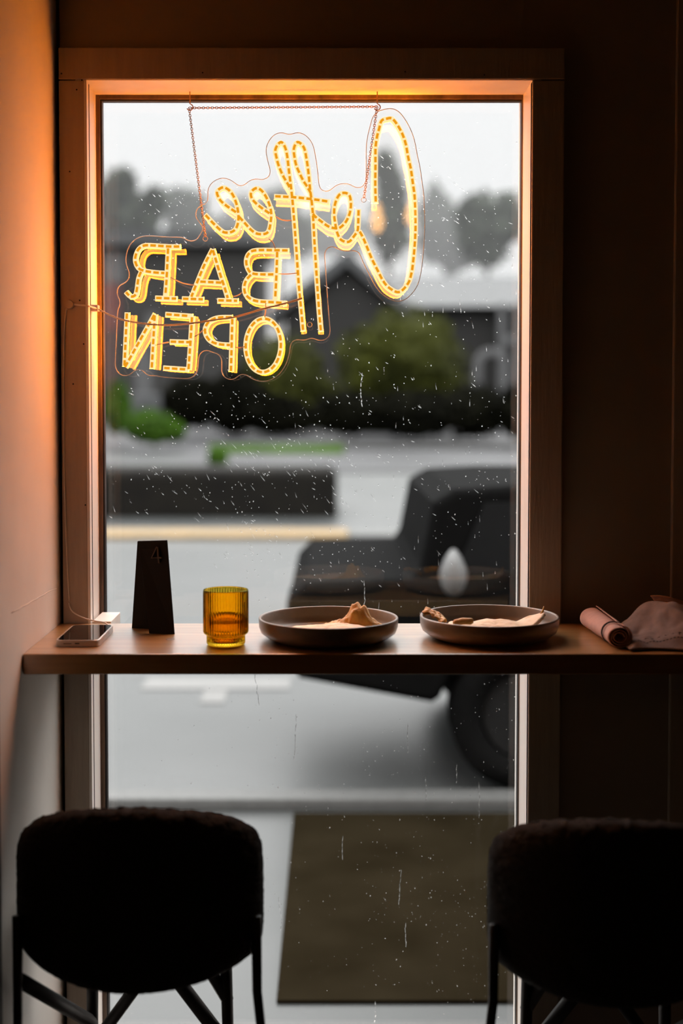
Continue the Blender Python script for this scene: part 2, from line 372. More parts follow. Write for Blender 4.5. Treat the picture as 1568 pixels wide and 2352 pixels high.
letters['O'] = [[(604.5 + 40.3*math.sin(a) + 1.5*math.cos(a), 793.4 - 61.6*math.cos(a)) for a in [2*math.pi*k/28 for k in range(29)]]]
letters['P'] = [[(533.5,730),(530.2,853.4)],[(533.5,729),(512,729),(495.4,731),(479.5,739),(471.2,753.9),(472.6,768.8),(483,783),(502,790.4),(529,792.7)]]
letters['E'] = [[(379.3,721.7),(442,726.4)],[(441,726),(437.4,785.4),(432.8,849)],[(389.3,784.7),(437,786)],[(374.4,845),(433,849)]]
letters['N'] = [[(355.5,722),(348.5,846.8)],[(355.5,721),(287,843.4)],[(291.5,717.4),(285.8,842)]]
sgn = empty('led_sign', P(620, 860, DS), 'glowing amber LED sign seen from behind, reading Coffee BAR OPEN in reverse, hung in window', 'sign')
allpx = []
h_ = [(.0037, 0), (.0051, .0032), (.0051, .0065), (.0051, .0100), (.0038, .0120)]
prof = h_ + [(-x, y) for x, y in h_[::-1]]
SHARP = {'A', 'E', 'N'}
def resample(pts, step):
    out = [pts[0]]; acc = 0
    for a, c in zip(pts[:-1], pts[1:]):
        L = (c - a).length; t = step - acc
        while t <= L: out.append(a.lerp(c, t / L)); t += step
        acc = (acc + L) % step
    return out
for nm, strokes in letters.items():
    bt, bl = NB(), NB()
    for st in strokes:
        wp = W(st)
        sp = spline(wp, .005) if len(st) > 4 else spline(wp, .02)
        sweep(bt, sp, prof, (0, 1, 0))
        fine = resample(spline(wp, .002), .0022)
        allpx += [(p.x, p.z) for p in resample(spline(wp, .002), .004)]
        L = len(fine); pitch, on = 7, 6
        for s in range(1, max(2, L - 3), pitch):
            seg = fine[s:min(s + on, L)]
            if len(seg) > 1: sweep(bl, [p + Vector((0, -.0011, 0)) for p in seg], rrect(.0050, .0012, .0004, 1), (0, 1, 0))
    for f in bt.faces:                           # white backing, orange walls, bright lens at the street side
        t = sum(v.co.y for v in f.verts) / len(f.verts)
        t = (t - DS) / .012
        f.material_index = 0 if t < .2 else 1 if t < .52 else 2 if t < .97 else 3
    lt = build('letter_tube', bt, None, sgn, True, mats=[M['tube'], M['tube_side'], M['tube_lens'], M['tube_front']])
    build('led_strip', bl, M['led'], lt)
# acrylic backing: outline at a constant distance round the strokes
A = np.array(allpx); st = .003
eye = [P(472, 549, DS), P(835, 460, DS), P(711, 746, DS)]
x0, z0 = A[:, 0].min() - .05, A[:, 1].min() - .05
nx, nz = int((A[:, 0].max() + .05 - x0) / st) + 1, int((A[:, 1].max() + .05 - z0) / st) + 1
gx, gz = np.meshgrid(x0 + st * np.arange(nx), z0 + st * np.arange(nz), indexing='ij')
fld = np.full((nx, nz), 9.)
for k in range(0, len(A), 200):
    s = A[k:k + 200]
    fld = np.minimum(fld, np.sqrt(((gx[..., None] - s[:, 0]) ** 2 + (gz[..., None] - s[:, 1]) ** 2).min(-1)))
fld -= .0182
for e_ in eye: fld = np.minimum(fld, np.sqrt((gx - e_.x) ** 2 + (gz - e_.z) ** 2) - .0135)
outm = np.zeros((nx, nz), bool); stk = [(0, 0)]; outm[0, 0] = True
while stk:
    i, j = stk.pop()
    for a, c in ((i+1, j), (i-1, j), (i, j+1), (i, j-1)):
        if 0 <= a < nx and 0 <= c < nz and not outm[a, c] and fld[a, c] > 0: outm[a, c] = True; stk.append((a, c))
fld = np.where((fld > 0) & ~outm, -.001, fld)
def contours(fld):
    link = {}
    def ep(i, j, k):
        i2, j2 = (i + 1, j) if k == 0 else (i, j + 1)
        a, c = fld[i, j], fld[i2, j2]; t = a / (a - c)
        return (x0 + st * (i + t * (i2 - i)), z0 + st * (j + t * (j2 - j)))
    for i in range(nx - 1):
        for j in range(nz - 1):
            c = [fld[i, j] < 0, fld[i+1, j] < 0, fld[i+1, j+1] < 0, fld[i, j+1] < 0]
            if all(c) or not any(c): continue
            e = [(i, j, 0), (i + 1, j, 1), (i, j + 1, 0), (i, j, 1)]
            cr = [k for k in range(4) if c[k] != c[(k + 1) % 4]]
            prs = [(cr[0], cr[1])] if len(cr) == 2 else ([(0, 1), (2, 3)] if c[1] else [(0, 3), (1, 2)])
            for a, bb in prs: link.setdefault(e[a], []).append(e[bb]); link.setdefault(e[bb], []).append(e[a])
    loops, seen = [], set()
    for s0 in link:
        if s0 in seen: continue
        lp, cur, prev = [], s0, None
        while cur not in seen:
            seen.add(cur); lp.append(cur)
            nxt = [q_ for q_ in link[cur] if q_ != prev and q_ not in seen]
            if not nxt: break
            prev, cur = cur, nxt[0]
        if len(lp) > 40: loops.append([ep(*q_) for q_ in lp])
    return loops
big = fld - .0142
big = np.where((big > 0) & ~outm, -.001, big)
cp_ = np.array([p for lp in contours(big) for p in lp]); ds_ = np.full((nx, nz), 9.)
for k in range(0, len(cp_), 200):
    c_ = cp_[k:k + 200]; ds_ = np.minimum(ds_, np.sqrt(((gx[..., None] - c_[:, 0]) ** 2 + (gz[..., None] - c_[:, 1]) ** 2).min(-1)))
loops = contours(np.where(big < 0, .0142 - ds_, .0142 + ds_))
ba, be = NB(), NB()
for lp in loops:
    L = np.array(lp)
    for _ in range(4): L = (np.roll(L, 1, 0) + 2 * L + np.roll(L, -1, 0)) / 4
    L = L[::2]
    fr = [ba.verts.new((x, DS - .0045, z)) for x, z in L]; bk = [ba.verts.new((x, DS - .0015, z)) for x, z in L]
    ba.faces.new(fr); ba.faces.new(bk[::-1])
    for k in range(len(L)): ba.faces.new((fr[k], bk[k], bk[(k + 1) % len(L)], fr[(k + 1) % len(L)]))
    sweep(be, [Vector((x, DS - .003, z)) for x, z in L], circ(.0008, 5), (0, 1, 0), closed=True)
ac = build('acrylic_panel', ba, M['acrylic'], sgn)
build('panel_edge', be, M['acrylic_rim'], ac, True)
for e_ in eye:
    q = NB(); sweep(q, [Vector((e_.x + .0048 * math.cos(a), DS - .0048, e_.z + .0048 * math.sin(a))) for a in [2 * math.pi * k / 14 for k in range(14)]], circ(.0006, 5), (0, 1, 0), closed=True)
    build('mounting_hole', q, M['acrylic_rim'], ac, True)
for pts in ([(392,638),(420,650),(446,655)],[(535,681),(545,679),(556,671)],[(640,629),(660,629.5),(682,627)],[(540,797),(550,799),(562,796)],[(445,774),(455,768),(467,758)],[(357,793),(372,789),(387,786)],[(610,697),(610,712),(608,729)],[(617,549),(626,556),(632,571)],[(632,497),(648,505),(670,507)]):
    q = NB(); tube(q, spline([P(x, y, DS - .001) for x, y in pts], .004), .0011, 6); build('jumper_wire', q, M['wire'], sgn, True)
# two-core power cord strung across to the jamb clip and on to the round holder
def cordpts(off):
    c = [P(694, 684 + off, DS - .008), P(650, 697 + off, DS - .010), P(601, 709 + off, DS - .012), P(538.5, 727 + off, DS - .014), P(478.8, 736 + off, DS - .016), P(415, 744 + off, DS - .02), P(349.5, 744.5 + off, DS - .024), P(286.5, 735 + off, DS - .03), P(252, 723 + off, DS - .036)]
    c += [Vector((XL + .014, 2.555, P(228, 709 + off, 2.555).z)), Vector((XL + .009, 2.525, P(210, 705 + off, 2.525).z)), Vector((XL + .004, D2 - .004, P(199, 702 + off, D2).z)), Vector((XL - .012, D2 - .003, P(184, 700 + off, D2).z)), Vector((X(163, D2), D2 - .003, P(163, 701 + off, D2).z))]
    c += [Vector((X(152, D2), D2 - .0025, P(152, 730, D2).z)), Vector((X(148, D2), D2 - .0025, P(148, 860, D2).z)), Vector((X(147, D2), D2 - .0025, P(147, 1100, D2).z)), Vector((X(152, D2), D2 - .0025, P(152, 1300, D2).z)), Vector((X(156, D2), D2 - .0025, P(156, 1380, D2).z))]
    return spline(c, .008)
q = NB(); tube(q, cordpts(0), .0011, 6); tube(q, [p + Vector((.0006, .0012, -.0016)) for p in cordpts(0)], .0011, 6)
build('power_cord', q, M['cable'], sgn, True)
q = NB(); cz = P(224, 708, 2.56).z; box(q, (XL + .0005, 2.548, cz - .006), (XL + .0145, 2.572, cz + .006), .0012)
build('cable_clip', q, M['wire'], label='small square cable clip on left window jamb, holding the sign cord', cat='clip')
q = NB(); c = P(160, 700, D2); 
bmesh.ops.create_cone(q, cap_ends=True, segments=28, radius1=.0088, radius2=.0078, depth=.007, matrix=Matrix.Translation((c.x, D2 - .0068, c.z)) @ Matrix.Rotation(math.pi / 2, 4, 'X'))
build('cord_holder', q, M['casing_paint'], label='round flat cord holder stuck on the left window casing', cat='hook', smooth=False)

# hooks and chain
HX = [P(436, 232, DS), P(866, 230, DS)]
for hx, lab in ((HX[0], 'left brass screw hook in the window head holding the sign chain'), (HX[1], 'right brass screw hook in the window head, above the letter C')):
    q = NB(); pts = [Vector((hx.x, DS, ZT + .004)), Vector((hx.x, DS, P(hx.x, 238, DS).z))]
    c = P(0, 243, DS).z; pts += [Vector((hx.x + .006 * math.sin(a), DS - .001, c + .006 * math.cos(a) - .003)) for a in [k * math.pi / 8 for k in range(1, 12)]]
    tube(q, pts, .0011, 8)
    build('screw_hook', q, M['brass'], smooth=True, label=lab, cat='hook')
q = NB()
def chain(a, c):
    L = (c - a).length; n = int(L / .0043); t = (c - a).normalized()
    for k in range(n):
        p = a.lerp(c, (k + .5) / n)
        s = t.cross(Vector((0, 1, 0))).normalized(); nn = Vector((0, 1, 0))
        if k % 2: s, nn = nn, s
        ring = [p + t * (.0034 * math.cos(w)) + s * (.0021 * math.sin(w)) for w in [2 * math.pi * i / 8 for i in range(8)]]
        sweep(q, ring, circ(.00062, 4), nn, closed=True)
cy = DS - .006
pa, pb, pc_, pd = P(471, 541, cy), P(434, 248, cy), P(866, 245, cy), P(836, 452, cy)
chain(pa, pb); chain(pb, pc_); chain(pc_, pd)
for a, e_ in ((pa, eye[0]), (pd, eye[1])):
    tube(q, [a, a.lerp(e_, .5) + Vector((0, -.001, 0)), Vector((e_.x, DS - .0052, e_.z + .004))], .0008, 6)
build('chain', q, M['brass'], smooth=True, label='fine brass chain looped over two hooks and carrying the LED sign', cat='chain')

# ------------------------------------------------------------------ rain on the outside of the pane
def raindrops():
    V, Fc = [], []
    y0 = DG + .0061
    base = [(0, 1)] + [(math.sin(a), math.cos(a)) for a in (math.pi / 6, math.pi / 3, math.pi / 2)]
    def drop(x, z, rx, rz, h, ang, seg=8):
        i0 = len(V); ca, sa = math.cos(ang), math.sin(ang)
        V.append((x, y0 + h, z))
        for s, c in base[1:]:
            for k in range(seg):
                w = 2 * math.pi * k / seg; a, c2 = rx * s * math.cos(w), rz * s * math.sin(w)
                V.append((x + a * ca - c2 * sa, y0 + h * c, z + a * sa + c2 * ca))
        for k in range(seg): Fc.append((i0, i0 + 1 + k, i0 + 1 + (k + 1) % seg))
        for r in range(2):
            for k in range(seg):
                a = i0 + 1 + r * seg; Fc.append((a + k, a + seg + k, a + seg + (k + 1) % seg, a + (k + 1) % seg))
        Fc.append(tuple(i0 + 1 + 2 * seg + k for k in range(seg))[::-1])
    dy = DG + .006
    def rp(): return R.uniform(245, 1188), R.uniform(235, 2350)
    cl = [(R.uniform(250, 1180), R.uniform(330, 1400), R.uniform(30, 130)) for _ in range(26)] + [(R.uniform(560, 1170), R.uniform(1500, 2330), R.uniform(40, 130)) for _ in range(12)]
    for _ in range(2500):
        if R.random() < .6:
            cx, cy_, s = R.choice(cl); px, py = R.gauss(cx, s), R.gauss(cy_, s)
        else: px, py = rp()
        if not (245 < px < 1188 and 235 < py < 2340): continue
        if py < 330 and R.random() < .85: continue
        p = P(px, py, dy); r = .00034 + .0008 * R.random() ** 3
        drop(p.x, p.z, r, r * R.uniform(1, 1.7), r * .3, R.uniform(-.3, .3))
    for _ in range(380):                     # wind-blown slanted splashes
        cx, cy_, s = R.choice(cl[:26]); px, py = R.gauss(cx, s * 1.6), R.gauss(cy_, s * 1.6)
        if not (250 < px < 1180 and 330 < py < 1400): continue
        p = P(px, py, dy); L = R.uniform(.0016, .0055) * (1.6 if R.random() < .15 else 1)
        drop(p.x, p.z, R.uniform(.0003, .00055), L, .00015, math.radians(R.gauss(48, 9)))
    for _ in range(14):                     # trails run down the glass
        px, py = R.uniform(300, 1188), R.uniform(700, 2330)
        if py > 1500: px = R.uniform(580, 1188)
        p = P(px, py, dy); n = R.randint(4, 9); x, z = p.x, p.z; a = R.gauss(0, .05)
        for k in range(n):
            L = R.uniform(.003, .009); drop(x, z, R.uniform(.0004, .0008), L, .0002, a); z -= L * 1.7; x += math.sin(a) * L * 1.7 + R.uniform(-.0006, .0006); a = R.gauss(0, .12)
    for _ in range(80):                     # long faint runs, leaning with the wind
        px, py = R.gauss(560, 190), R.gauss(1120, 120)
        if not (260 < px < 1180 and 850 < py < 1390): continue
        p = P(px, py, dy); drop(p.x, p.z, R.uniform(.0002, .00035), R.uniform(.004, .010), .00012, math.radians(R.gauss(36, 8)))
    for _ in range(90):                      # short straight runs
        px, py = R.uniform(640, 1185), R.uniform(560, 1500)
        p = P(px, py, dy); drop(p.x, p.z, R.uniform(.0002, .0004), R.uniform(.003, .009), .00012, math.radians(R.gauss(3, 3)))
    bm = NB(); vs = [bm.verts.new(v) for v in V]
    for f in Fc: bm.faces.new([vs[i] for i in f])
    build('raindrops', bm, M['water'], smooth=True, label='raindrops and streaks clinging to the outside of the window pane', cat='rain', kind='stuff', recalc=True)
raindrops()

# ------------------------------------------------------------------ things on the counter
# phone
pf, pb_ = 2.262, 2.262 + .158
xl_, xr_ = X(122, 2.262), X(122, 2.262) + .0765
ph = empty('phone', ((xl_ + xr_) / 2, (pf + pb_) / 2, CZ), 'white edged smartphone lying face up with a dark screen at the counter left end', 'phone')
def slab(q, x0_, x1_, y0_, y1_, z0_, z1_, r, bev=.0012):
    pts = [(x + (x0_ + x1_) / 2, y + (y0_ + y1_) / 2) for x, y in rrect(x1_ - x0_, y1_ - y0_, r, 6)]
    a = [q.verts.new((x, y, z0_)) for x, y in pts]; c = [q.verts.new((x, y, z1_)) for x, y in pts]; n = len(pts)
    f1 = q.faces.new(a[::-1]); f2 = q.faces.new(c)
    for i in range(n): q.faces.new((a[i], a[(i + 1) % n], c[(i + 1) % n], c[i]))
    if bev: bmesh.ops.bevel(q, geom=list(f1.edges) + list(f2.edges), offset=bev, segments=2, affect='EDGES', profile=.5)
q = NB(); slab(q, xl_, xr_, pf, pb_, CZ + .0002, CZ + .0118, .012); build('case', q, M['phone_body'], ph, True)
q = NB(); slab(q, xl_ + .003, xr_ - .003, pf + .003, pb_ - .003, CZ + .0116, CZ + .0122, .010, .0002); build('screen', q, M['phone_screen'], ph)
q = NB(); box(q, (xr_ - .0004, pf + .10, CZ + .005), (xr_ + .0005, pf + .125, CZ + .0075), .0003); build('side_button', q, M['phone_body'], ph)
q = NB(); box(q, ((xl_ + xr_) / 2 - .004, pf - .0003, CZ + .005), ((xl_ + xr_) / 2 + .004, pf + .001, CZ + .0072), .0003); build('charging_port', q, M['blackmetal'], ph)
q = NB(); box(q, ((xl_ + xr_) / 2 - .024, pf - .0003, CZ + .0052), ((xl_ + xr_) / 2 - .010, pf + .001, CZ + .0066), .0003); build('speaker_slot', q, M['blackmetal'], ph)
# charging cable
q = NB()
cp = [P(158, 1385, D2 - .004), P(163, 1401, D2 - .008), P(178, 1413, D2 - .012), P(200, 1422, D2 - .018), P(222, 1427, D2 - .024), P(240, 1430, D2 - .034), Vector((X(250, 2.46), 2.455, CZ + .002)), Vector((X(246, 2.43), 2.436, CZ + .002)), Vector((X(215, 2.43), 2.432, CZ + .002))]
tube(q, spline(cp, .006), .0013, 8); build('charging_cable', q, M['cable'], smooth=True, label='thin white charging cable running down the casing to behind the phone', cat='cable')

# table number: folded black A-frame card
tn = empty('table_number', (X(350, 2.42), 2.42, CZ), 'black folded table number card marked 4 standing by the window', 'table sign')
def panel(q, tl, tr, br, bl, th):
    n = (tr - tl).cross(bl - tl).normalized()
    a = [q.verts.new(p) for p in (tl, tr, br, bl)]; c = [q.verts.new(p + n * th) for p in (tl, tr, br, bl)]
    q.faces.new(a); q.faces.new(c[::-1])
    for i in range(4): q.faces.new((a[i], a[(i + 1) % 4], c[(i + 1) % 4], c[i]))
    bmesh.ops.recalc_face_normals(q, faces=q.faces)
    bmesh.ops.bevel(q, geom=q.edges[:], offset=.0012, segments=2, affect='EDGES', profile=.5)
rl, rr = P(317, 1242, 2.432), P(383, 1240, 2.416)
fl_, fr_ = P(342, 1455, 2.395), P(400, 1452, 2.386); fl_.z = fr_.z = CZ - .0008
bl_, br_ = P(304, 1443, 2.456), P(364, 1443, 2.442); bl_.z = br_.z = CZ - .0008
q = NB(); panel(q, rl, rr, fr_, fl_, .004); fpn = build('front_panel', q, M['card'], tn)
q = NB(); panel(q, rl, rr, br_, bl_, -.004); build('rear_panel', q, M['card'], tn)
# the 4 (strokes on the front panel)
def onp(u, v):  # u across, v down, on the front face
    a = rl.lerp(rr, u); c = fl_.lerp(fr_, u); return a.lerp(c, v)
nrm = (rr - rl).cross(fl_ - rl).normalized()
if nrm.y > 0: nrm = -nrm
q = NB()
for pts in ([(.66, .075), (.44, .19), (.79, .19)], [(.685, .075), (.685, .245)]):
    sweep(q, [onp(*p) + nrm * .0028 for p in pts], rrect(.0034, .0045, .0006, 1), nrm)
build('numeral', q, M['card_ink'], tn, label='dull grey number 4')

# amber ribbed tumbler
gx_, gd = X(517, 2.285), 2.285
def amber():
    q = NB(); r1, r2 = .0395, .0335
    h0, h1, H = CZ + .0004, CZ + .0185, CZ + .098
    prof = [(0, h0), (r2 - .004, h0), (r2 - .001, h0 + .0012), (r2, h0 + .004), (r2, h1 - .003), (r2 + .0005, h1 - .001), (r1 - .003, h1 + .001), (r1 - .0006, h1 + .003), (r1, h1 + .006), (r1, H - .006), (r1, H - .0012), (r1 - .0008, H), (r1 - .002, H), (r1 - .0028, H - .0012), (r1 - .003, h1 + .008), (r1 - .006, h1 + .004), (r2 - .004, h1), (r2 - .0045, h0 + .008), (r2 - .008, h0 + .0065), (0, h0 + .006)]
    def rf(k, a, r):
        if 3 <= k <= 4 or 8 <= k <= 9: return r + .0013 * abs(math.cos(a * 25)) - .0008
        return r
    lathe(q, prof, gx_, gd, 400, rf)
    return build('tumbler', q, M['amber'], smooth=True, label='ribbed amber glass tumbler with a narrower foot beside the black card', cat='glass')
amber()
q = NB(); r1 = .0352; h1 = CZ + .0185; lathe(q, [(0, CZ + .0068), (.0245, CZ + .0072), (.0282, CZ + .0088), (.0288, h1), (.0328, h1 + .0046), (.0357, h1 + .0088), (.0357, CZ + .0420), (.0345, CZ + .0413), (0, CZ + .0411)], gx_, gd, 64)
build('drink', q, M['drink'], smooth=True, label='last of an amber drink in the bottom of the tumbler', cat='drink')

# plates with leftovers
def plate(cx, cy, Rr, h, lab):
    q = NB(); z = CZ + .0003; rb = Rr * .70
    pr = [(0, z + .001), (rb - .004, z + .001), (rb, z), (rb + .006, z), (Rr * .88, z + .006), (Rr * .965, z + .014), (Rr * .995, z + .024), (Rr, h - .002 + z), (Rr - .001, z + h - .0004), (Rr - .0025, z + h), (Rr - .004, z + h - .0006), (Rr - .005, z + h - .003), (Rr - .006, z + .024), (Rr * .93, z + .013), (Rr * .85, z + .008), (rb, z + .0065), (0, z + .0062)]
    lathe(q, pr, cx, cy, 96)
    return build('plate', q, M['ceramic'], smooth=True, label=lab, cat='plate', group='deep stoneware plates on the counter')
PR = .1255; PH = .0405
p1 = (X(754, 2.34), 2.338); p2 = (X(1126, 2.352), 2.356)
plate(p1[0], p1[1], PR, PH, 'grey brown stoneware plate beside the amber tumbler, holding the crumpled crust')
plate(p2[0], p2[1], PR, PH, 'grey brown stoneware plate next to the rolled napkin, holding a flat flatbread')
def nz(x, y, z=0): return mnoise.noise(Vector((x, y, z)))
def bread(name, cx, cy, lx, ly, base, hf, m, lab, cat, seed, thick=.004, parent=None):
    q = NB()
    def f(u, v):
        a = 2 * math.pi * u; r = v; e = 1 + .18 * nz(math.cos(a) * 1.6, math.sin(a) * 1.6, seed) + .05 * nz(math.cos(a) * 6, math.sin(a) * 6, seed)
        x, y = lx * r * math.cos(a) * e, ly * r * math.sin(a) * e
        return Vector((cx + x, cy + y, base + hf(x, y, r) + .0016 * nz(x * 90, y * 90, seed) + .003 * nz(x * 28, y * 28, seed + 3) * r))
    grid(q, f, 72, 18, thick); bmesh.ops.remove_doubles(q, verts=q.verts, dist=1e-5)
    return build(name, q, m, smooth=True, label=lab, cat=cat)
zb = CZ + .0125
bread('flatbread_piece', p1[0] + .004, p1[1] - .028, .080, .048, zb + .010, lambda x, y, r: .0085 * (1 - r * r) + .002 * math.sin(x * 60), M['crepe'], 'pale torn piece of flatbread lying flat in the plate beside the tumbler', 'food', 2, .005)
# the upright crumpled crust: a folded sheet with ruffles
def crumple(name, base, pts, wid, m, lab, seed, dirn=Vector((0, 1, 0)), amp=.006, thick=.0022):
    q = NB(); sp = spline(pts, .003); n = len(sp) - 1
    def f(u, v):
        k = u * n; i = min(int(k), n - 1); p = sp[i].lerp(sp[i + 1], k - i)
        w = wid(u); o = dirn * (w * (v - .5))
        return p + o + Vector((amp * nz(u * 5, v * 4, seed), amp * nz(u * 5 + 9, v * 4, seed), amp * .9 * nz(u * 6, v * 5, seed + 7)))
    grid(q, f, 70, 26, thick)
    return build(name, q, m, smooth=True, label=lab, cat='food')
def crust_h(x, y, r):
    k = 1 - r * r
    w = .030 * math.exp(-((x - .016) / .021) ** 2) + .012 * math.exp(-((x - .002) / .006) ** 2) + .010
    fold = .012 * abs(nz(x * 55, y * 60, 4)) + .006 * nz(x * 130, y * 110, 9)
    return max(0, k) ** .45 * (w + fold)
bread('crust', p1[0] + .042, p1[1] + .030, .058, .026, zb + .0045, crust_h, M['crust'], 'crumpled golden orange crust sticking up over the plate rim, beside the tumbler', 'food', 5, .003)
# plate two
bread('flatbread', p2[0] + .008, p2[1] - .006, .086, .058, zb + .011, lambda x, y, r: .009 * (1 - r) + max(0, x - .045) ** 1.0 * .42 + .002 * math.sin(x * 70 + y * 30), M['crepe'], 'large folded flatbread with an upturned corner in the plate near the napkins', 'food', 11, .006)
dz = p2[1] - .03
crumple('crust_strip', None, [P(976, 1405, dz + .03), P(985, 1405, dz + .028), P(997, 1412, dz + .02), P(1008, 1420, dz + .012), P(1018, 1430, dz)], lambda u: .022, M['crust'], 'brown strip of crust leaning on the inner rim of the right plate', 15, Vector((.35, .9, .2)), .004, .004)
q = NB(); zz = Z(1429, dz - .03) 
a, c = P(1040, 1431, dz - .035), P(1086, 1428, dz - .035)
tube(q, [a, a.lerp(c, .1), a.lerp(c, .5) + Vector((0, 0, .002)), a.lerp(c, .9), c], .0058, 12, radii=[.5, .95, 1.05, 1, .6])
for v in q.verts: v.co += Vector((nz(v.co.x * 90, v.co.y * 90, v.co.z * 90), nz(v.co.x * 90 + 5, v.co.y * 90, v.co.z * 90), nz(v.co.x * 90, v.co.y * 90 + 5, v.co.z * 90))) * .002
build('flatbread_roll', q, M['crust'], smooth=True, label='small rolled bit of flatbread at the front of the right plate', cat='food')
q = NB(); tube(q, [P(1240, 1416, p2[1] + .01), P(1246, 1404, p2[1] + .01), P(1249, 1392, p2[1] + .012)], .0022, 6, radii=[1.4, 1, .3])
build('crust_shard', q, M['crust'], smooth=True, label='thin pointed shard of crust standing at the right plate rim', cat='food')

# ------------------------------------------------------------------ napkins and cloths at the right
nr = empty('rolled_napkin', (X(1395, 2.33), 2.35, CZ), 'pink cloth napkin rolled tight and tied with dark thread, right of the plates', 'napkin')
A0, A1 = Vector((X(1428, 2.245), 2.245, CZ + .0205)), Vector((X(1362, 2.44), 2.44, CZ + .0225))
ax = (A1 - A0).normalized(); sd = ax.cross(Vector((0, 0, 1))).normalized(); up = sd.cross(ax)
q = NB()
def roll(u, v):
    th = u * 2 * math.pi * 3.2; r = .0075 + .0132 * u
    r *= (1.06 + .12 * v); r *= 1 + .05 * nz(math.cos(th), math.sin(th), v * 4) * (u > .55)
    pinch = 1 - .10 * math.exp(-((v - .2) / .06) ** 2)
    e = .002 * nz(th, 3.3) * (1 - v)
    return A0 + ax * ((A1 - A0).length * v + e) + (sd * math.cos(th) * 1.06 + up * math.sin(th) * .92) * (r * pinch)
grid(q, roll, 130, 22, .0011); build('roll', q, M['napkin_pink'], nr, True)
q = NB()
for dv in (.19, .215):
    tube(q, [A0 + ax * ((A1 - A0).length * (dv + .03 * math.sin(a))) + (sd * math.cos(a) * 1.06 + up * math.sin(a) * .93) * .0205 for a in [2 * math.pi * k / 24 for k in range(24)]], .0009, 5, closed=True)
build('thread_tie', q, M['stitch'], nr, True)
# grey folded cloth with dark stitching
gc = empty('grey_cloth', (X(1500, 2.33), 2.33, CZ), 'rumpled grey cloth with dark stitched border lying against the rolled napkin', 'cloth')
q = NB()
def gcl(u, v):
    x = X(1426, 2.3) + .20 * u; y = 2.215 + .20 * v + .01 * math.sin(u * 7)
    hump = .046 * math.exp(-((u - .30 - .25 * (1 - v)) / .24) ** 2) * math.exp(-((v - .62) / .34) ** 2) + .030 * math.exp(-((u - .72) / .28) ** 2) * math.exp(-((v - .5) / .4) ** 2)
    edge = min(1, min(u, 1 - u, v, 1 - v) * 9)
    return Vector((x, y, CZ + .0035 + edge * (hump + .010 * (nz(u * 5, v * 4, 3) + .6) + .008 * abs(nz(u * 9 + v * 5, v * 7, 8)))))
grid(q, gcl, 70, 50, .0018); build('fold', q, M['cloth_grey'], gc, True)
q = NB()
for vv in (.10, .16):
    for k in range(5, 68):
        if k % 2 or (vv > .12 and k % 4): continue
        tube(q, [gcl(k / 70, vv) + Vector((0, -.0006, .0012)), gcl((k + 1.3) / 70, vv) + Vector((0, -.0006, .0014))], .0011, 5)
for k in range(8, 66, 6): tube(q, [gcl(k / 70, .10) + Vector((0, 0, .0013)), gcl(k / 70, .16) + Vector((0, 0, .0013))], .001, 5)
build('stitching', q, M['stitch'], gc)
q = NB()
def pk(u, v):
    x = X(1512, 2.44) + .13 * u; y = 2.432 + .018 * v + .012 * math.sin(u * 6 + v * 3) * v
    z = CZ + .002 + v * (.050 + .012 * math.sin(u * 5 + 1)) + .004 * nz(u * 4, v * 4, 2)
    return Vector((x + .012 * v * math.sin(v * 4), y, z))
grid(q, pk, 30, 20, .0022); build('folded_napkin', q, M['napkin_pink'], smooth=True, label='pink napkin standing folded behind the grey cloth at the far right', cat='napkin')

# ------------------------------------------------------------------ counter stools
ccx, cy0 = X(307, 2.03), 1.955
HW = .1985
st_ = empty('counter_stool', (ccx, cy0 + .2, 0), 'dark fuzzy fabric counter stool at the left wall below the amber tumbler', 'stool', 'dark counter stools')
zc_top, zc_bot = Z(1868, cy0), Z(2298, cy0)
def back_outline(s):                      # s: -1..1 across; returns (z top, z bottom)
    a = abs(s); zt_ = zc_top - .043 * a ** 2 - .022 * a ** 6
    zb_ = zc_bot + .020 * a ** 2 + .012 * a ** 4
    return zt_, zb_
def make_back():
    q = NB(); nu, nv = 120, 90; TH_ = .052
    def surf(side):
        rows = []
        for i in range(nu + 1):
            s = -1 + 2 * i / nu; row = []
            for j in range(nv + 1):
                t = -1 + 2 * j / nv
                # squircle mapping keeps rounded corners
                ss, tt = s, t
                k = (1 - .5 * (abs(tt) ** 5) * .16 ); xx = HW * ss * (1 - .055 * abs(tt) ** 6)
                zt_, zb_ = back_outline(ss * (1 - .03 * abs(tt) ** 6))
                mid, half = (zt_ + zb_) / 2, (zt_ - zb_) / 2
                zz = mid + half * tt * (1 - .045 * abs(ss) ** 8)
                yy = cy0 + .085 * ss * ss
                puff = TH_ / 2 * (1 - abs(ss) ** 7) ** .4 * (1 - abs(tt) ** 7) ** .4
                yy += side * puff + .026
                nv3 = Vector((xx * 150, zz * 150, side * 3.))
                n_ = mnoise.noise(nv3) * .0016 + mnoise.noise(nv3 * .45) * .0012
                row.append(q.verts.new((ccx + xx * (1 + n_ * 3), yy + side * n_, zz + n_ * 1.3)))
            rows.append(row)
        for i in range(nu):
            for j in range(nv):
                f = (rows[i][j], rows[i + 1][j], rows[i + 1][j + 1], rows[i][j + 1]); q.faces.new(f if side < 0 else f[::-1])
    surf(-1); surf(1)
    bmesh.ops.remove_doubles(q, verts=q.verts, dist=.0006)
    build('backrest', q, M['boucle'], st_, True)
make_back()
q = NB()
sz = zc_bot + .05
pr = [(0, sz), (.15, sz), (.172, sz + .008), (.18, sz + .03), (.175, sz + .055), (.15, sz + .068), (0, sz + .075)]
lathe(q, pr, ccx, cy0 + .235, 48)
build('seat', q, M['boucle'], st_, True)
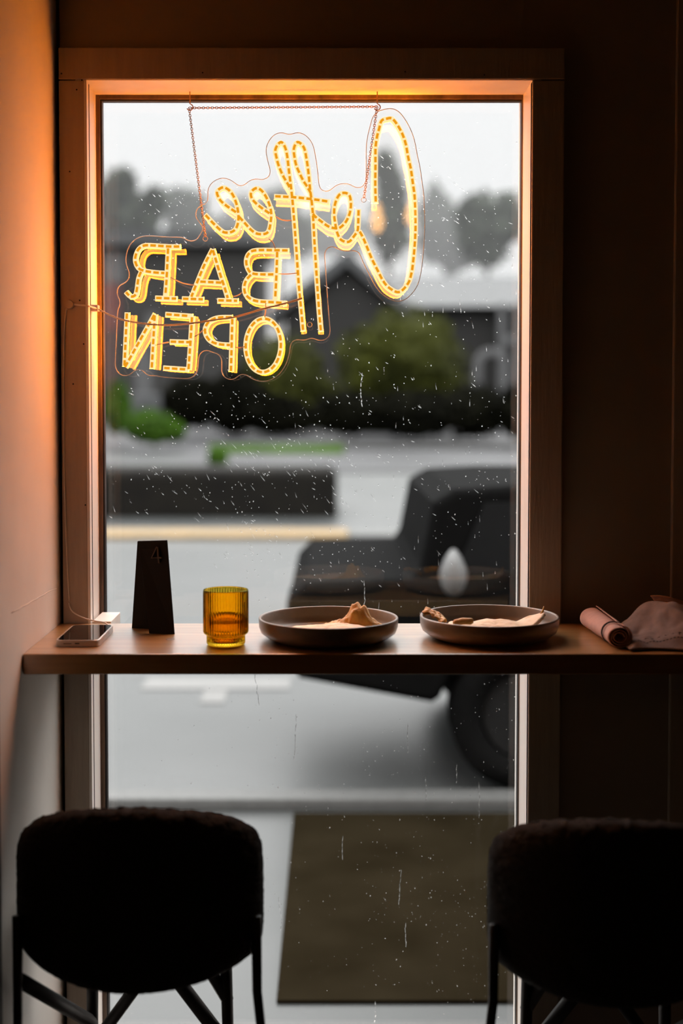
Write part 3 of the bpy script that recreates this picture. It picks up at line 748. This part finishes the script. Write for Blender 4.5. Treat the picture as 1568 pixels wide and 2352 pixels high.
def leg(p, r0, r1, name='leg'):
    q = NB(); p = [Vector(v) for v in p]; n = len(p) - 1
    tube(q, p, 1, 12, radii=[r0 + (r1 - r0) * k / n for k in range(n + 1)]); build(name, q, M['chairleg'], st_, True)
yb, yf = cy0 + .075, cy0 + .385
for s in (-1, 1):
    leg([(ccx + s * (HW - .010), yb - .0, zc_bot + .10), (ccx + s * (HW - .009), yb, zc_bot - .02), (ccx + s * (HW + (.044 if s > 0 else -.008)), yb - .012, .0)], .0085, .0070)
    leg([(ccx + s * .116, yf - .06, sz + .01), (ccx + s * .122, yf - .04, .30), (ccx + s * .13, yf - .02, 0)], .0115, .009)
# crossed braces under the seat
def pt(px, py, d): return P(px, py, d)
fl = lambda sgn_, z: Vector((ccx + sgn_ * (.122 if z > .3 else .126), yf - .042, z))
under = zc_bot + .045
leg([(ccx - HW + .012, yb + .005, zc_bot - .005), fl(-1, .335)], .012, .012, 'brace')
leg([(ccx - .085, yf - .06, under), fl(1, .285)], .013, .013, 'brace')
leg([(ccx + .085, yf - .06, under), fl(-1, .285)], .011, .011, 'brace')
leg([(ccx + .02, yf - .08, under - .01), fl(1, .375)], .011, .011, 'brace')
# footrest ring between front legs
leg([(ccx - .125, yf - .035, .22), (ccx, yf - .03, .22), (ccx + .125, yf - .035, .22)], .009, .009, 'footrest')
def copy_tree(o, parent=None):
    c = o.copy(); COL.objects.link(c)
    if parent: c.parent = parent
    for ch in o.children: copy_tree(ch, c)
    return c
st2 = copy_tree(st_); st2['label'] = 'dark fuzzy fabric counter stool at the right edge of the picture, below the napkins'
st2.location = (X(1442, 2.0), cy0 + .17, -.008); st2.rotation_euler = (0, 0, math.radians(-5)); st2.scale = (-1, 1, 1)

# ------------------------------------------------------------------ pendant lamps behind the viewer (seen mirrored in the pane)
def pendant(px, py, d, lab, s=1.0):
    v = P(px, py, 2 * DG + d); x, z = v.x, v.z; y = -d
    r = empty('pendant_lamp', (x, y, z), lab, 'lamp', 'bare bulb pendants')
    q = NB(); lathe(q, [(0, z - .06 * s), (.014 * s, z - .056 * s), (.026 * s, z - .035 * s), (.029 * s, z - .01 * s), (.022 * s, z + .02 * s), (.013 * s, z + .05 * s), (.012 * s, z + .06 * s)], x, y, 24); build('bulb', q, M['bulb'], r, True)
    q = NB(); lathe(q, [(0, z + .06 * s), (.018, z + .06 * s), (.019, z + .11), (.010, z + .125), (0, z + .125)], x, y, 20); build('socket', q, M['brass'], r, True)
    q = NB(); tube(q, [(x, y, z + .12), (x, y, ROOM_Z - .001)], .003, 8); build('cord', q, M['blackmetal'], r, True)
pendant(866, 503, 1.2, 'bare warm bulb pendant mirrored in the pane just inside the letter C', 1.2)
pendant(941, 492, 2.2, 'bare warm bulb pendant mirrored behind the far stroke of letter C', 1.1)

# ================================================================== OUTDOORS
GZ = EYE - 1.6
def zat(d):
    tb = [(2.8, -1.6), (16, -1.6), (20, -1.42), (26, -1.21), (34, -.95), (42, -.78), (60, -.62), (200, -.3)]
    for (a, za), (c, zc) in zip(tb[:-1], tb[1:]):
        if d <= c: return EYE + za + (zc - za) * (d - a) / (c - a)
    return EYE - .3
def terr(name, d0, d1, x0f, x1f, m, dz=0, n=1, label=None, cat=None):
    q = NB(); ds = sorted({d0, d1} | {d for d in (16, 20, 26, 34, 42, 60) if d0 < d < d1})
    a = [q.verts.new((x0f(d), d, zat(d) + dz)) for d in ds]; c = [q.verts.new((x1f(d), d, zat(d) + dz)) for d in ds]
    for i in range(len(ds) - 1): q.faces.new((a[i], c[i], c[i + 1], a[i + 1]))
    bmesh.ops.recalc_face_normals(q, faces=q.faces)
    bmesh.ops.solidify(q, geom=q.faces[:], thickness=.02 if dz else .3)
    return build(name, q, m, kind='structure')
terr('ground', 2.72, 200, lambda d: -60, lambda d: 60, M['asphalt'])
terr('road', 23.5, 41, lambda d: -50, lambda d: 50, M['road'], .012)
q = NB(); box(q, (-.145, 3.40, GZ), (2.2, 4.98, GZ + .012), .004)  # flat dark brown slab laid on the pavement
build('dark_patch', q, M['patch_dark'], label='dark brown patch on the pavement outside, right of the left stool', cat='mat')
q = NB(); box(q, (-6, 5.03, GZ), (6, 5.16, GZ + .05), .01); build('kerb', q, M['kerb'], label='pale concrete kerb crossing the wet pavement in front of the parked car', cat='kerb')
def gpt(px, py): d = 1.6 * F / (py - 920); return X(px, d), d
def mark(x0, y0, x1, y1, lab):
    q = NB(); ax_, ay = gpt(x0, y1); bx_, by = gpt(x1, y0); box(q, (ax_, ay, GZ + .0005), (bx_, by, GZ + .006)); build('road_marking', q, M['mark'], label=lab, cat='marking', group='white paint marks on the lot')
mark(318, 1562, 668, 1590, 'long white painted line on wet asphalt just under the counter')
mark(455, 1592, 522, 1622, 'short white paint block below the long painted line')
q = NB(); d = 15.0; box(q, (-9.5, d, GZ), (X(800, d), d + .7, GZ + .06), .02); build('yellow_kerb', q, M['kerb_yellow'], label='yellow painted kerb across the lot behind the table number', cat='kerb')
q = NB(); box(q, (X(801, d), d, GZ), (X(1300, d), d + .7, GZ + .06), .02); build('kerb', q, M['kerb'], label='unpainted pale kerb continuing right from the yellow kerb', cat='kerb')
q = NB(); d = 17.2
box(q, (-9, d, zat(d) - .1), (X(775, d), d + 1.3, Z(1078, d)), .12, 3); build('low_wall', q, M['stone_dark'], label='long low dark wall behind the yellow kerb', cat='wall')
terr('grass_verge', 27.6, 30.4, lambda d: X(480, d), lambda d: X(790, d), M['grass'], .05)
q = NB(); box(q, (X(790, 29), 29.0, zat(29) - .1), (X(1400, 29), 29.8, zat(29) + .12), .04); build('kerb', q, M['siding_grey'], label='dark strip of kerb along the road behind the parked car', cat='kerb')

# parked car
car = empty('car', (1.9, 6.1, GZ), 'black parked car on the right outside, behind the plates', 'car')
def carbody():
    zz = lambda h: GZ + h
    wx = [X(1218, 5.25), X(1218, 5.25) + 2.65]; ra = .37
    low = [(-.13, .47)]
    low += [(wx[0] - ra - .02, .37)]
    for c in wx:
        low += [(c + ra * math.cos(a), .30 + ra * math.sin(a)) for a in [math.pi - .25 - k * (math.pi - .5) / 10 for k in range(11)]]
        low += [(c + ra + .02, .33)]
    low += [(4.0, .42)]
    top = [(4.12, .55), (4.1, .9), (3.95, .86), (3.3, .92), (2.9, 1.18), (2.5, 1.26), (.75, 1.26), (.50, 1.245), (.41, 1.19), (.36, .93), (.33, .88), (-.10, .87), (-.17, .80), (-.18, .6)]
    q = NB(); prism(q, [(x, zz(h)) for x, h in low + top], 5.25, 6.9, .035); build('body', q, M['carpaint'], car, False)
    for c in wx:
        for y in (5.27, 6.76):
            q = NB(); lathe(q, [(.19, -.11), (.30, -.11), (.315, -.08), (.315, .08), (.30, .11), (.19, .11)], 0, 0, 32, close=True)
            bmesh.ops.rotate(q, verts=q.verts, cent=(0, 0, 0), matrix=Matrix.Rotation(math.pi / 2, 3, 'X')); bmesh.ops.translate(q, verts=q.verts, vec=(c, y + .11, zz(.315)))
            w = build('wheel', q, M['tyre'], car, True)
            q = NB(); bmesh.ops.create_cone(q, cap_ends=True, segments=24, radius1=.2, radius2=.18, depth=.16, matrix=Matrix.Translation((c, y + .11, zz(.315))) @ Matrix.Rotation(math.pi / 2, 4, 'X')); build('hubcap', q, M['alloy'], w)
    for x0_, x1_ in ((.62, 1.5), (1.56, 2.5)):
        q = NB(); prism(q, [(x0_ - .12 * (x0_ < 1), zz(.90)), (x1_ + .1, zz(.90)), (x1_, zz(1.19)), (x0_, zz(1.19))], 5.238, 5.26); build('side_window', q, M['carglass'], car)
    q = NB(); c = P(1043, 1318, 5.12)
    bmesh.ops.create_uvsphere(q, u_segments=20, v_segments=12, radius=1, matrix=Matrix.Translation((c.x, 5.16, c.z)) @ Matrix.Diagonal((.055, .06, .095, 1)))  # pale rounded lump set on the near side of the car
    for v in q.verts:
        if v.co.z > c.z: v.co.x = c.x + (v.co.x - c.x) * (1 - 4 * (v.co.z - c.z))
    build('pale_lump', q, M['lump_pale'], car, True, label='pale lump on the car side')
    q = NB(); box(q, (-.185, 5.4, zz(.62)), (-.15, 5.8, zz(.78)), .02); build('headlight', q, M['alloy'], car)
carbody()

# foliage
def leaves(q, c, r, n, size, rnd, shell=.55):
    for _ in range(n):
        v = Vector((rnd.gauss(0, 1), rnd.gauss(0, 1), rnd.gauss(0, 1))).normalized() * (shell + (1 - shell) * rnd.random())
        v *= 1 + .16 * mnoise.noise(v * 3 + Vector(c))
        p = Vector((c[0] + v.x * r[0], c[1] + v.y * r[1], c[2] + v.z * r[2]))
        a = Vector((rnd.gauss(0, 1), rnd.gauss(0, 1), rnd.gauss(0, 1))).normalized(); bb = a.orthogonal().normalized()
        s = size * rnd.uniform(.6, 1.3); vs = [q.verts.new(p + a * s), q.verts.new(p + bb * s * .55), q.verts.new(p - a * s), q.verts.new(p - bb * s * .55)]; q.faces.new(vs)
def core(q, c, r, k=.82):
    i0 = len(q.verts); g = bmesh.ops.create_icosphere(q, subdivisions=3, radius=1)
    for v in g['verts']:
        d_ = v.co.normalized(); w = k * (1 + .2 * mnoise.noise(d_ * 2.5 + Vector(c))); v.co = Vector((c[0] + d_.x * r[0] * w, c[1] + d_.y * r[1] * w, c[2] + d_.z * r[2] * w))
def plant(name, blobs, d, m, lab, cat, n, size, base=None, group=None, trunk=True, seed=1):
    """blobs: (px, py, half width px, half height px) at depth d"""
    rnd = random.Random(seed); cs = [(P(px, py, d), hw / F * d, hh / F * d) for px, py, hw, hh in blobs]
    x = sum(c.x for c, _, _ in cs) / len(cs); z0_ = zat(d) if base is None else base
    r = empty(name, (x, d, z0_), lab, cat, group); q = NB()
    for k, (c, w, h) in enumerate(cs):
        cc = (c.x, d + rnd.uniform(-.3, .3) * w, c.z); rr = (w, min(w, h) * .9, h)
        core(q, cc, rr, .72 if cat == 'tree' else .82); leaves(q, cc, rr, n // len(cs), size, rnd, .6 if cat == 'tree' else .7)
    build('crown' if cat == 'tree' else 'foliage', q, m, r, False, recalc=False)
    if trunk:
        q = NB(); top = min(c.z for c, _, _ in cs); top = max(top, z0_ + .3); tube(q, [(x, d, z0_ - .1), (x + .05, d, (z0_ + top) / 2), (x, d, top)], .04 + .004 * d ** .8, 8, radii=[1.3, 1, .6]); build('trunk' if cat == 'tree' else 'stem', q, M['trunk'], r, True)
    return r
plant('round_bush', [(925, 850, 160, 150), (925, 950, 120, 60)], 35.5, M['leaf_olive'], 'large round olive green bush across the road, right of the sign', 'bush', 5200, .12, seed=2, trunk=False)
plant('bush', [(650, 905, 110, 140), (735, 940, 60, 70)], 38.5, M['leaf_olive'], 'lower olive bush left of the large round bush, below the word OPEN', 'bush', 3600, .12, seed=3, trunk=False)
plant('hedge', [(440, 925, 70, 60), (540, 925, 80, 75), (640, 955, 90, 45)], 33.6, M['leaf_dark'], 'dark hedge under the word OPEN behind the far road', 'hedge', 3600, .12, seed=4, trunk=False)
plant('hedge', [(800, 950, 90, 50), (950, 950, 110, 55), (1090, 945, 90, 60), (1200, 945, 70, 60)], 31.4, M['leaf_dark'], 'dark hedge beneath the large round bush at the road edge', 'hedge', 4200, .12, seed=5, trunk=False)
plant('bush', [(268, 935, 32, 60)], 30.5, M['leaf_bright'], 'tall narrow bright green bush at the left window edge', 'bush', 1600, .07, seed=6, trunk=False)
plant('bush', [(345, 980, 62, 40), (395, 990, 30, 25)], 29, M['leaf_bright'], 'low bright green bush beside the narrow one at left', 'bush', 2000, .07, seed=7, trunk=False)
plant('shrub', [(500, 1050, 22, 22)], 25, M['leaf_bright'], 'tiny bright green shrub on the near road edge', 'bush', 500, .05, seed=8, trunk=False)

# houses beyond
def house():
    d = 46.; h = empty('house', (X(950, d), d, zat(d)), 'dark house with pale roof and front gable behind the round bush', 'house')
    z0_ = zat(d) - .3
    q = NB(); box(q, (X(690, d), d, z0_), (X(1420, d), d + 7, Z(700, d))); build('wall', q, M['siding_dark'], h)
    q = NB(); e, rz = Z(706, d), Z(632, d + 3)
    prism_pts = [(d - .5, e), (d + 3.5, rz), (d + 7.5, e)]
    x0_, x1_ = X(740, d), X(1440, d)
    a = [q.verts.new((x0_, y, z)) for y, z in prism_pts]; c = [q.verts.new((x1_, y, z)) for y, z in prism_pts]
    q.faces.new(a); q.faces.new(c[::-1])
    for i in range(3): q.faces.new((a[i], a[(i + 1) % 3], c[(i + 1) % 3], c[i]))
    build('roof', q, M['roof'], h)
    dg = d - 2.2; pk_, el, er = P(797, 618, dg), P(655, 722, dg), P(915, 722, dg)
    q = NB(); prism(q, [(el.x, z0_), (er.x, z0_), (er.x, er.z), (pk_.x, pk_.z), (el.x, el.z)], dg, d + .1); build('front_gable', q, M['siding_dark'], h)
    q = NB(); t = .42
    prism(q, [(el.x - .5, el.z - .25), (pk_.x, pk_.z + .12), (er.x + .5, er.z - .25), (er.x + .5, er.z - .25 + t), (pk_.x, pk_.z + .12 + t), (el.x - .5, el.z - .25 + t)], dg - .35, d + 2); build('gable_roof', q, M['roof'], h)
    for px in (1150, 1185):
        q = NB(); w = 8 / F * d; c = X(px, d - .6); box(q, (c - w, d - .75, z0_), (c + w, d - .6, Z(700, d)), .02); build('porch_post', q, M['white_trim'], h)
    q = NB(); box(q, (X(1145, d), d - .78, Z(790, d)), (X(1300, d), d - .62, Z(772, d))); build('porch_rail', q, M['white_trim'], h)
house()
d = 38.; q = NB()
x0_, x1_ = X(1085, d), X(1168, d); w = 22 / F * d
pts = [Vector((x0_ + w / 2, d, zat(d))), Vector((x0_ + w / 2, d, Z(840, d)))] + [Vector(((x0_ + x1_) / 2 - ((x1_ - x0_) / 2 - w / 2) * math.cos(a), d, Z(840, d) + .4 * math.sin(a))) for a in [k * math.pi / 10 for k in range(1, 10)]] + [Vector((x1_ - w / 2, d, Z(840, d))), Vector((x1_ - w / 2, d, zat(d)))]
sweep(q, pts, rrect(w * .8, .2, .02, 1), (0, 1, 0)); build('garden_arch', q, M['white_trim'], label='white garden arch right of the large round bush', cat='arch')
def house2():
    d = 50.; h = empty('house', (X(400, d), d, zat(d)), 'grey building behind the words BAR OPEN at left', 'house')
    z0_ = zat(d) - .3
    q = NB(); box(q, (X(60, d), d, z0_), (X(600, d), d + 6, Z(562, d))); build('wall', q, M['siding_grey'], h)
    q = NB(); a = Z(565, d); prism(q, [(X(40, d), a), (X(620, d), a), (X(560, d), Z(532, d)), (X(100, d), Z(532, d))], d - .4, d + 6.4); build('roof', q, M['roof'], h)
    for px, py, hw, hh in ((262, 612, 24, 36), (330, 850, 20, 60), (350, 760, 14, 40)):
        c = P(px, py, d); q = NB(); box(q, (c.x - hw / F * d, d - .05, c.z - hh / F * d), (c.x + hw / F * d, d + .05, c.z + hh / F * d), .01); build('window', q, M['white_trim'], h)
house2()
q = NB(); d = 44.5; c = P(252, 705, d); box(q, (c.x - .36, d, c.z - .78), (c.x + .36, d + .08, c.z + .78), .02); box(q, (c.x - .05, d + .02, zat(d)), (c.x + .05, d + .07, c.z - .7))
build('banner', q, M['red_sign'], label='dull red banner on a post at the left window edge behind BAR', cat='sign')
q = NB(); d = 36.5; a, c = P(300, 905, d), P(388, 942, d); box(q, (a.x, d, c.z), (c.x, d + .25, a.z), .03); box(q, (a.x + .1, d + .05, zat(d)), (a.x + .2, d + .15, c.z + .05)); box(q, (c.x - .2, d + .05, zat(d)), (c.x - .1, d + .15, c.z + .05))
build('bench', q, M['roof'], label='pale grey bench between the bright bush and the dark hedge', cat='bench')

# trees in the mist
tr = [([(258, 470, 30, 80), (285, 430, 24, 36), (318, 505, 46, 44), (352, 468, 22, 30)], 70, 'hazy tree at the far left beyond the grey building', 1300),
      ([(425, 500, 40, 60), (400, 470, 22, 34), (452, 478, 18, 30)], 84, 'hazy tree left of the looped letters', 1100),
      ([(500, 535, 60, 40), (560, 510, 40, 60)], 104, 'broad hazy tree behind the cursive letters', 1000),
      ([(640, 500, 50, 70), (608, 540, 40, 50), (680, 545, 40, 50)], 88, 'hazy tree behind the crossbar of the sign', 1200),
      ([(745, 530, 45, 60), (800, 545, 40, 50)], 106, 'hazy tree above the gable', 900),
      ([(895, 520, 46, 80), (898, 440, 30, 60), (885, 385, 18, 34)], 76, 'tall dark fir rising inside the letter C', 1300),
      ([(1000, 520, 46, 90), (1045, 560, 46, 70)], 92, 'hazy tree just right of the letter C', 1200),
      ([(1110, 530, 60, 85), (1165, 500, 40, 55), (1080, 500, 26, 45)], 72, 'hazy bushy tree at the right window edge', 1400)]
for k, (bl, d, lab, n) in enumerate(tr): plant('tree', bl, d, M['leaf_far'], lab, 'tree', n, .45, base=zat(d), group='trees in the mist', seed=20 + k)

# mist bank
m = bpy.data.materials.new('mist'); m.use_nodes = True; nt = m.node_tree; nt.nodes.remove(nt.nodes['Principled BSDF'])
vs_ = nt.nodes.new('ShaderNodeVolumeScatter'); vs_.inputs['Color'].default_value = (.97, .97, 1, 1); vs_.inputs['Density'].default_value = .007
nt.links.new(vs_.outputs[0], nt.nodes['Material Output'].inputs['Volume'])
q = NB(); box(q, (-50, 59, -2), (50, 112, 40)); build('mist', q, m, label='pale rain mist hanging before the far trees', cat='mist', kind='stuff')

# ------------------------------------------------------------------ overcast sky
w = bpy.data.worlds.new('World'); S.world = w; w.use_nodes = True; nt = w.node_tree
bg = nt.nodes['Background']; tc = nt.nodes.new('ShaderNodeTexCoord'); sx = nt.nodes.new('ShaderNodeSeparateXYZ')
nt.links.new(tc.outputs['Generated'], sx.inputs[0]); rp_ = nt.nodes.new('ShaderNodeValToRGB')
rp_.color_ramp.elements[0].position = .24; rp_.color_ramp.elements[0].color = (.775, .77, .785, 1)
rp_.color_ramp.elements[1].position = .58; rp_.color_ramp.elements[1].color = (6.4, 6.3, 6.3, 1)
nt.links.new(sx.outputs['Z'], rp_.inputs[0]); nt.links.new(rp_.outputs[0], bg.inputs[0]); bg.inputs[1].default_value = 1.0
